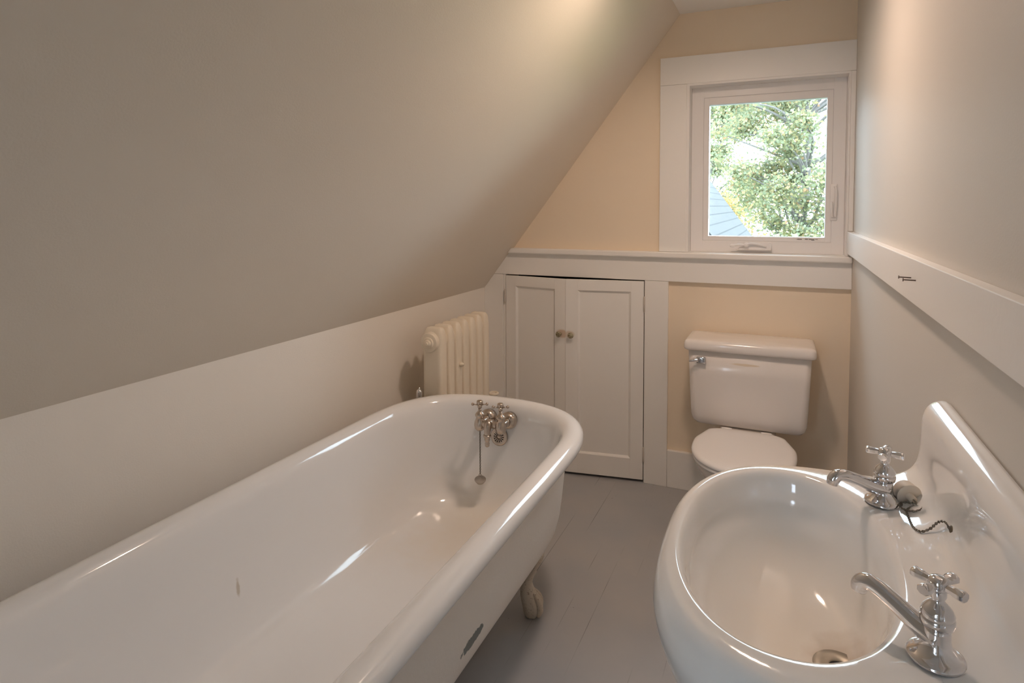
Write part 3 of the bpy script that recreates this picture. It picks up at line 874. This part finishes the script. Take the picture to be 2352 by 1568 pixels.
# flush lever
bm = bmesh.new()
box(bm, -0.016, 0.022, -0.013, 0.0, -0.014, 0.013, 0.0035)
tube(bm, bez([(-0.010, -0.014, 0.0), (-0.026, -0.020, -0.001), (-0.044, -0.022, -0.004)], 5), bez1([0.009, 0.006, 0.0045], 5), 10, flat=None)
finish('flush_lever', bm, M_chrome, toi, loc=(-0.184, 0.0655, 0.668))
# bowl
def egg(w_, yb, yf, z, n=48, cy=None, nn=2.3):
    """outline from back yb to front yf with half width w_"""
    ym = yb + (yf - yb) * 0.42 if cy is None else cy
    out = []
    for k in range(n):
        t = 2 * PI * k / n
        c, s = math.cos(t), math.sin(t)
        e = 2 / nn
        x = w_ * math.copysign(abs(c) ** e, c)
        y = ym + ((yb - ym) if s > 0 else (ym - yf)) * math.copysign(abs(s) ** e, s)
        out.append((x, y, z))
    return out
bm = bmesh.new()
bl = [(0.105, 0.14, -0.30, 0.0), (0.105, 0.14, -0.30, 0.025), (0.090, 0.13, -0.27, 0.06), (0.085, 0.12, -0.25, 0.13), (0.100, 0.12, -0.27, 0.20), (0.135, 0.12, -0.32, 0.27), (0.165, 0.12, -0.365, 0.32), (0.178, 0.125, -0.385, 0.35), (0.182, 0.13, -0.39, 0.365), (0.178, 0.13, -0.385, 0.372)]
loft(bm, [egg(*q) for q in bl])
box(bm, -0.11, 0.11, 0.06, 0.24, 0.28, 0.384, 0.02, 3)
finish('toilet_bowl', bm, M_porc, toi)
def seatring(w_, z, n=64, yb=0.03, yf=-0.395, nn=2.35, ins=0.0):
    """rounded plan with a flat back edge"""
    out = []
    ym = -0.17
    for k in range(n):
        t = 2 * PI * k / n
        c, s = math.cos(t), math.sin(t)
        if s > 0:
            e = 2 / 5.0
            x = (w_ - ins) * math.copysign(abs(c) ** e, c); y = ym + (yb - ins - ym) * abs(s) ** (2 / 2.4)
            lim = 0.136 + (0.185 - 0.136) * min(1, max(0, (yb - y) / 0.15)) - ins
            x = max(-lim, min(lim, x))
        else:
            e = 2 / 2.15
            x = (w_ - ins) * math.copysign(abs(c) ** e, c); y = ym - (ym - yf - ins) * abs(s) ** e
        out.append((x, y, z))
    return out
bm = bmesh.new()
loft(bm, [seatring(0.182, z, ins=i) for i, z in ((0.006, 0.3735), (0.001, 0.376), (0.0, 0.381), (0.002, 0.386), (0.006, 0.388))])
finish('toilet_seat', bm, M_seatp, toi)
bm = bmesh.new()
loft(bm, [seatring(0.184, z, ins=i) for i, z in ((0.006, 0.3885), (0.001, 0.390), (0.0, 0.394), (0.002, 0.400), (0.008, 0.4045), (0.02, 0.407), (0.06, 0.4085))])
finish('seat_lid', bm, M_seatp, toi)
for s in (-1, 1):
    bm = bmesh.new()
    lathe(bm, [(0.0, -0.02), (0.009, -0.0195), (0.010, 0), (0.009, 0.0195), (0, 0.02)], (0.075 * s, 0.045, 0.392), (1, 0, 0), 16)
    box(bm, 0.075 * s - 0.012, 0.075 * s + 0.012, 0.035, 0.060, 0.372, 0.390, 0.003)
    finish('seat_hinge', bm, M_seatp, toi)

# ------------------------------------------------------------------ radiator
RXF, RXB = -1.480, -1.567
rad = empty('radiator', (-1.525, -0.585, 0), 'cream painted cast iron radiator in the corner behind the bathtub', 'radiator')
def rad_section():
    """one section: tall loop with arched top; local origin at its foot centre"""
    bm = bmesh.new()
    hw = (RXF - RXB) / 2
    z0, z1 = 0.09, 0.832
    rings = []
    n = 28
    def outl(z, s):   # plan cross section: rounded pillow, thin in y
        out = []
        for k in range(n):
            t = 2 * PI * k / n
            c, si = math.cos(t), math.sin(t)
            y = 0.0272 * math.copysign(abs(si) ** 0.42, si)
            x = hw * s * math.copysign(abs(c) ** 0.42, c)
            pinch = 1 - 0.16 * math.exp(-(x / 0.010) ** 2)
            out.append((x, y * pinch, z))
        return out
    for z, s, yy in ((z0, 0.80, 1), (z0 + 0.02, 0.95, 1), (z0 + 0.05, 1.0, 1), (0.30, 1, 1), (0.55, 1, 1), (0.72, 1, 1), (0.765, 1.0, 1), (0.790, 0.985, 0.93), (0.808, 0.95, 0.82), (0.821, 0.88, 0.66), (0.829, 0.76, 0.46), (z1, 0.55, 0.25)):
        rings.append([(x, y * yy, zz_) for x, y, zz_ in outl(z, s)])
    loft(bm, rings)
    # hub boss joining neighbours, top and bottom
    for z in (0.775, 0.150):
        lathe(bm, [(0.036, -0.0322), (0.040, -0.026), (0.041, 0), (0.040, 0.026), (0.036, 0.0322)], (-0.006, 0, z), (0, 1, 0), 24, caps=False)
    return bm
ys = [0.2 - 0.064 * k for k in range(7)]
s0 = None
for y in ys:
    if s0 is None:
        s0 = finish('radiator_section', rad_section(), M_rad, rad, loc=(0.0, y - 0.013, 0))
    else:
        c = s0.copy(); COL.objects.link(c); c.parent = rad; c.location = (0.0, y - 0.013, 0)
for s, yend in ((-1, ys[-1] - 0.013), (1, ys[0] - 0.013)):
    bm = bmesh.new()
    lathe(bm, [(0.036, 0.020), (0.038, 0.030), (0.0385, 0.036), (0.0365, 0.040), (0.0235, 0.0415), (0.0225, 0.0455), (0.0205, 0.047), (0.0145, 0.0475), (0.0135, 0.052), (0.0120, 0.0535), (0.0065, 0.054), (0.0060, 0.0595), (0, 0.060)], (-0.006, yend, 0.774), (0, s, 0), 32)
    sharp(finish('end_plug', bm, M_rad, rad), 40)
for y in (ys[0] - 0.013, ys[-1] - 0.013):
    for x in (-0.03, 0.03):
        bm = bmesh.new()
        lathe(bm, [(0.017, 0), (0.018, 0.012), (0.012, 0.03), (0.010, 0.06), (0.014, 0.11)], (x, y, 0), (0, 0, 1), 14)
        finish('foot', bm, M_rad, rad)
bm = bmesh.new()   # bleed valve on the front of a section
lathe(bm, [(0.006, -0.004), (0.0055, 0.004), (0.009, 0.006), (0.0095, 0.012), (0.006, 0.0145), (0.0062, 0.020), (0, 0.021)], (0.040, -0.068, 0.655), (1, -0.25, 0.05), 16)
finish('bleed_valve', bm, M_rad, rad)
bm = bmesh.new()   # handwheel of the supply valve past the far end
lathe(bm, [(0.006, 0), (0.006, 0.30), (0.014, 0.305), (0.018, 0.33), (0.012, 0.35), (0.006, 0.37), (0.006, 0.42)], (0.02, 0.30, 0.0), (0, 0, 1), 16)
tube(bm, [(0.02, 0.30, 0.33), (0.015, 0.22, 0.20), (0.0, 0.15, 0.15)], 0.010, 12)
pv = finish('supply_valve', bm, M_rad, rad)
bm = bmesh.new()
tube(bm, [(0.02 + 0.019 * math.cos(t * PI / 12), 0.30 + 0.019 * math.sin(t * PI / 12), 0.425) for t in range(24)], 0.0062, 10, closed=True)
lathe(bm, [(0.016, -0.003), (0.016, 0.001), (0.008, 0.003), (0.005, 0.006), (0, 0.006)], (0.02, 0.30, 0.423), (0, 0, 1), 20)
finish('handwheel', bm, M_rad, pv)
bm = bmesh.new()   # chrome air vent at the near end
lathe(bm, [(0.003, -0.062), (0.010, -0.060), (0.0125, -0.055), (0.0125, 0.0), (0.0115, 0.004), (0.007, 0.009), (0.0035, 0.011), (0.003, 0.016), (0, 0.017)], (-0.033, -0.265, 0.585), (0, 0, 1), 24)
tube(bm, [(-0.033, -0.262, 0.535), (-0.030, -0.215, 0.535)], 0.004, 8)
av = finish('air_vent', bm, M_chrome, rad); av['label'] = 'small chrome air vent'

# ------------------------------------------------------------------ nails in the chair rail
def nail(name, y, z, label):
    bm = bmesh.new()
    lathe(bm, [(0.0013, 0.012), (0.0013, -0.018), (0.0034, -0.0186), (0.0036, -0.0200), (0, -0.0204)], (0, 0, 0), (1, -0.12, -0.02), 10)
    o = finish(name, bm, M_nail, loc=(-0.0235, y, z))
    o['label'] = label; o['category'] = 'nail'; o['group'] = 'nails in the chair rail'
    return o
nail('nail', -1.413, 1.1625, 'dark nail in the right wall rail, farther and upper of two')
nail('nail', -1.463, 1.1625, 'dark nail in the right wall rail, nearer and lower of two')

# ------------------------------------------------------------------ ceiling lamp (above the frame)
lamp = empty('ceiling_light', (LAMP_LOC[0], LAMP_LOC[1], TZ), 'round flush ceiling light with warm lit glass diffuser', 'lamp')
drop = TZ - LAMP_LOC[2]
bm = bmesh.new(); lathe(bm, [(0.05, 0), (0.06, -0.01), (0.02, -0.02), (0.02, -drop + 0.025), (0.06, -drop + 0.02), (0.084, -drop + 0.012), (0.090, -drop - 0.014), (0.086, -drop - 0.015), (0.080, -drop + 0.006), (0, -drop + 0.008)], (0, 0, 0), (0, 0, 1), 40)  # lip below the diffuser is shaped to cut light at grazing angles
finish('lamp_base', bm, M_trim, lamp)
bm = bmesh.new(); lathe(bm, [(0.077, -drop + 0.004), (0.077, -drop + 0.001), (0.070, -drop - 0.002), (0.05, -drop - 0.005), (0.025, -drop - 0.006), (0, -drop - 0.0065)], (0, 0, 0), (0, 0, 1), 40)
finish('lamp_diffuser', bm, M_globe, lamp)

# ------------------------------------------------------------------ outside: roof of the house wing, trees, ground
M_shing = mat('grey_shingles', (0.30, 0.33, 0.38), 0.85)
def shingles(M):
    b = M.node_tree.nodes['Principled BSDF']
    tc = N(M, 'ShaderNodeTexCoord')
    br = N(M, 'ShaderNodeTexBrick')
    sp = N(M, 'ShaderNodeSeparateXYZ'); lk(M, tc.outputs['Object'], sp.inputs[0])
    cb = N(M, 'ShaderNodeCombineXYZ')
    lk(M, sp.outputs['Y'], cb.inputs['X']); lk(M, sp.outputs['X'], cb.inputs['Y'])
    lk(M, cb.outputs[0], br.inputs['Vector'])
    br.inputs['Color1'].default_value = (0.066, 0.063, 0.063, 1); br.inputs['Color2'].default_value = (0.078, 0.075, 0.074, 1)
    br.inputs['Mortar'].default_value = (0.030, 0.029, 0.030, 1)
    br.inputs['Scale'].default_value = 1.0
    br.inputs['Mortar Size'].default_value = 0.006
    br.inputs['Brick Width'].default_value = 0.055; br.inputs['Row Height'].default_value = 0.088
    lk(M, br.outputs['Color'], b.inputs['Base Color'])
shingles(M_shing)
M_clap = mat('weathered_clapboard', (0.45, 0.45, 0.43), 0.8)
roof = empty('roof_wing', (0, 0, 0), 'grey shingled roof slope seen through the lower left of the window', 'roof')
# the slope falls towards +x; far rake edge at y = 5
RY0, RY1 = 1.6, 5.0
rx0, rz0 = -1.098 - 0.55, 1.616 + 0.55 * 1.37
L_ = 3.4; ang = math.atan(1.37)
bm = bmesh.new(); box(bm, 0, L_, 0, RY1 - RY0, -0.05, 0)
for k in range(int(L_ / 0.088)):
    box(bm, 0.088 * k, 0.088 * k + 0.089, 0, RY1 - RY0 + 0.01, 0.0, 0.005 + 0.0)
rp = finish('roof_slope', bm, M_shing, roof, smooth=False, loc=(rx0, RY0, rz0), rot=(0, ang, 0))
bm = bmesh.new(); prism(bm, [(rx0, rz0 - 0.08), (rx0 + L_ * math.cos(ang), rz0 - 0.08 - L_ * math.sin(ang)), (rx0 + L_ * math.cos(ang), -3.2), (rx0 - 1.5, -3.2), (rx0 - 1.5, rz0 - 0.08 - 2.0)], RY0 + 0.15, RY1 - 0.15)
finish('gable_wall', bm, M_clap, roof, smooth=False)

bm = bmesh.new(); box(bm, -40, 40, 0.9, 60, -3.4, -3.2)
M_lawn = mat('lawn', (0.12, 0.2, 0.06), 0.9); bump(M_lawn, 4, 0.5, 0.05)
struct(finish('ground', bm, M_lawn, smooth=False), 'grass ground far below the window', 'ground')

def leafmat(name, cols):
    M = bpy.data.materials.new(name); M.use_nodes = True
    b = M.node_tree.nodes['Principled BSDF']
    g = N(M, 'ShaderNodeNewGeometry')
    r = N(M, 'ShaderNodeValToRGB')
    r.color_ramp.interpolation = 'CONSTANT'
    el = r.color_ramp.elements
    el[0].position = 0; el[0].color = (*cols[0][1], 1)
    el[1].position = cols[1][0]; el[1].color = (*cols[1][1], 1)
    for p, c in cols[2:]:
        e = el.new(p); e.color = (*c, 1)
    lk(M, g.outputs['Random Per Island'], r.inputs['Fac'])
    lk(M, r.outputs['Color'], b.inputs['Base Color'])
    b.inputs['Roughness'].default_value = 0.6
    tl = N(M, 'ShaderNodeBsdfTranslucent'); lk(M, r.outputs['Color'], tl.inputs['Color'])
    mxs = N(M, 'ShaderNodeMixShader'); mxs.inputs[0].default_value = 0.5
    out = M.node_tree.nodes['Material Output']
    lk(M, b.outputs[0], mxs.inputs[1]); lk(M, tl.outputs[0], mxs.inputs[2]); lk(M, mxs.outputs[0], out.inputs[0])
    return M
LM1 = leafmat('green_maple_leaves', [(0, (0.26, 0.28, 0.17)), (0.25, (0.38, 0.37, 0.21)), (0.5, (0.30, 0.33, 0.22)), (0.72, (0.44, 0.40, 0.22)), (0.88, (0.50, 0.40, 0.22)), (0.96, (0.55, 0.34, 0.20))])
LM2 = leafmat('orange_maple_leaves', [(0, (0.46, 0.36, 0.16)), (0.3, (0.52, 0.34, 0.13)), (0.6, (0.34, 0.33, 0.16)), (0.8, (0.50, 0.29, 0.13))])
M_bark = mat('grey_bark', (0.20, 0.18, 0.17), 0.9)
bump(M_bark, 12, 0.6, 0.02)

def tree(loc, h_tr, crown, nclump, nleaf, leaf, seed, LM, label, trunk_r=0.14):
    random.seed(seed)
    root = empty('maple_tree', loc, label, 'tree', 'trees behind the window')
    cz, rx, rz_ = crown
    bm = bmesh.new()
    top = (random.uniform(-0.2, 0.2), random.uniform(-0.2, 0.2), cz + rz_ * 0.7)
    P = bez([(0, 0, 0), (0.08, 0.02, h_tr * 0.5), (-0.05, 0.05, h_tr), (0.1, 0, cz), top], 6)
    tube(bm, P, [trunk_r * (1 - 0.85 * i / (len(P) - 1)) for i in range(len(P))], 10)
    clumps = []
    for i in range(nclump):
        while True:
            v = Vector((random.uniform(-1, 1), random.uniform(-1, 1), random.uniform(-1, 1)))
            if 0.25 < v.length < 1: break
        c = Vector((v.x * rx, v.y * rx, cz + v.z * rz_))
        clumps.append(c)
        s = P[min(len(P) - 1, max(3, int(len(P) * min(1, max(0.2, (c.z - 0.6) / max(0.1, top[2]))))))]
        mid = (s + c) / 2 + Vector((random.uniform(-.15, .15), random.uniform(-.15, .15), random.uniform(-.1, .25)))
        q = bez([s, mid, c], 4)
        tube(bm, q, [trunk_r * 0.28 * (1 - 0.8 * j / (len(q) - 1)) for j in range(len(q))], 5)
    finish('trunk', bm, M_bark, root)
    verts = []; faces = []
    for c in clumps:
        rr = random.uniform(0.32, 0.62)
        for k in range(nleaf):
            d = Vector((random.gauss(0, 1), random.gauss(0, 1), random.gauss(0, 0.75)))
            p = c + d * rr * 0.42
            a = Vector((random.gauss(0, 1), random.gauss(0, 1), random.gauss(0, 0.6))).normalized()
            b = a.cross(Vector((random.gauss(0, 1), random.gauss(0, 1), random.gauss(0, 1)))).normalized()
            s = leaf * random.uniform(0.7, 1.25)
            i = len(verts)
            verts += [p - a * s * 0.5, p + b * s * 0.42 - a * s * 0.05, p + b * s * 0.2 + a * s * 0.22, p + a * s * 0.55, p - b * s * 0.2 + a * s * 0.22, p - b * s * 0.42 - a * s * 0.05]
            faces.append(tuple(range(i, i + 6)))
    me = bpy.data.meshes.new('foliage'); me.from_pydata(verts, [], faces); me.update()
    me.materials.append(LM)
    o = bpy.data.objects.new('foliage', me); COL.objects.link(o); o.parent = root
    return root
tree((0.15, 13.0, -3.2), 3.2, (5.8, 2.1, 3.2), 84, 430, 0.080, 3, LM1, 'large green maple filling the right of the window view', 0.16)
tree((-2.7, 18.2, -3.2), 3.0, (6.6, 2.1, 3.4), 84, 420, 0.090, 8, LM1, 'pale green maple at the left of the window view', 0.13)
tree((-1.75, 10.3, -3.2), 2.2, (4.0, 0.72, 0.85), 26, 340, 0.062, 11, LM2, 'low yellow orange maple just right of the roof slope', 0.07)
tree((0.15, 8.2, -3.2), 2.0, (3.1, 0.85, 0.80), 34, 380, 0.060, 14, LM1, 'low bushy green maple along the bottom of the window view', 0.07)
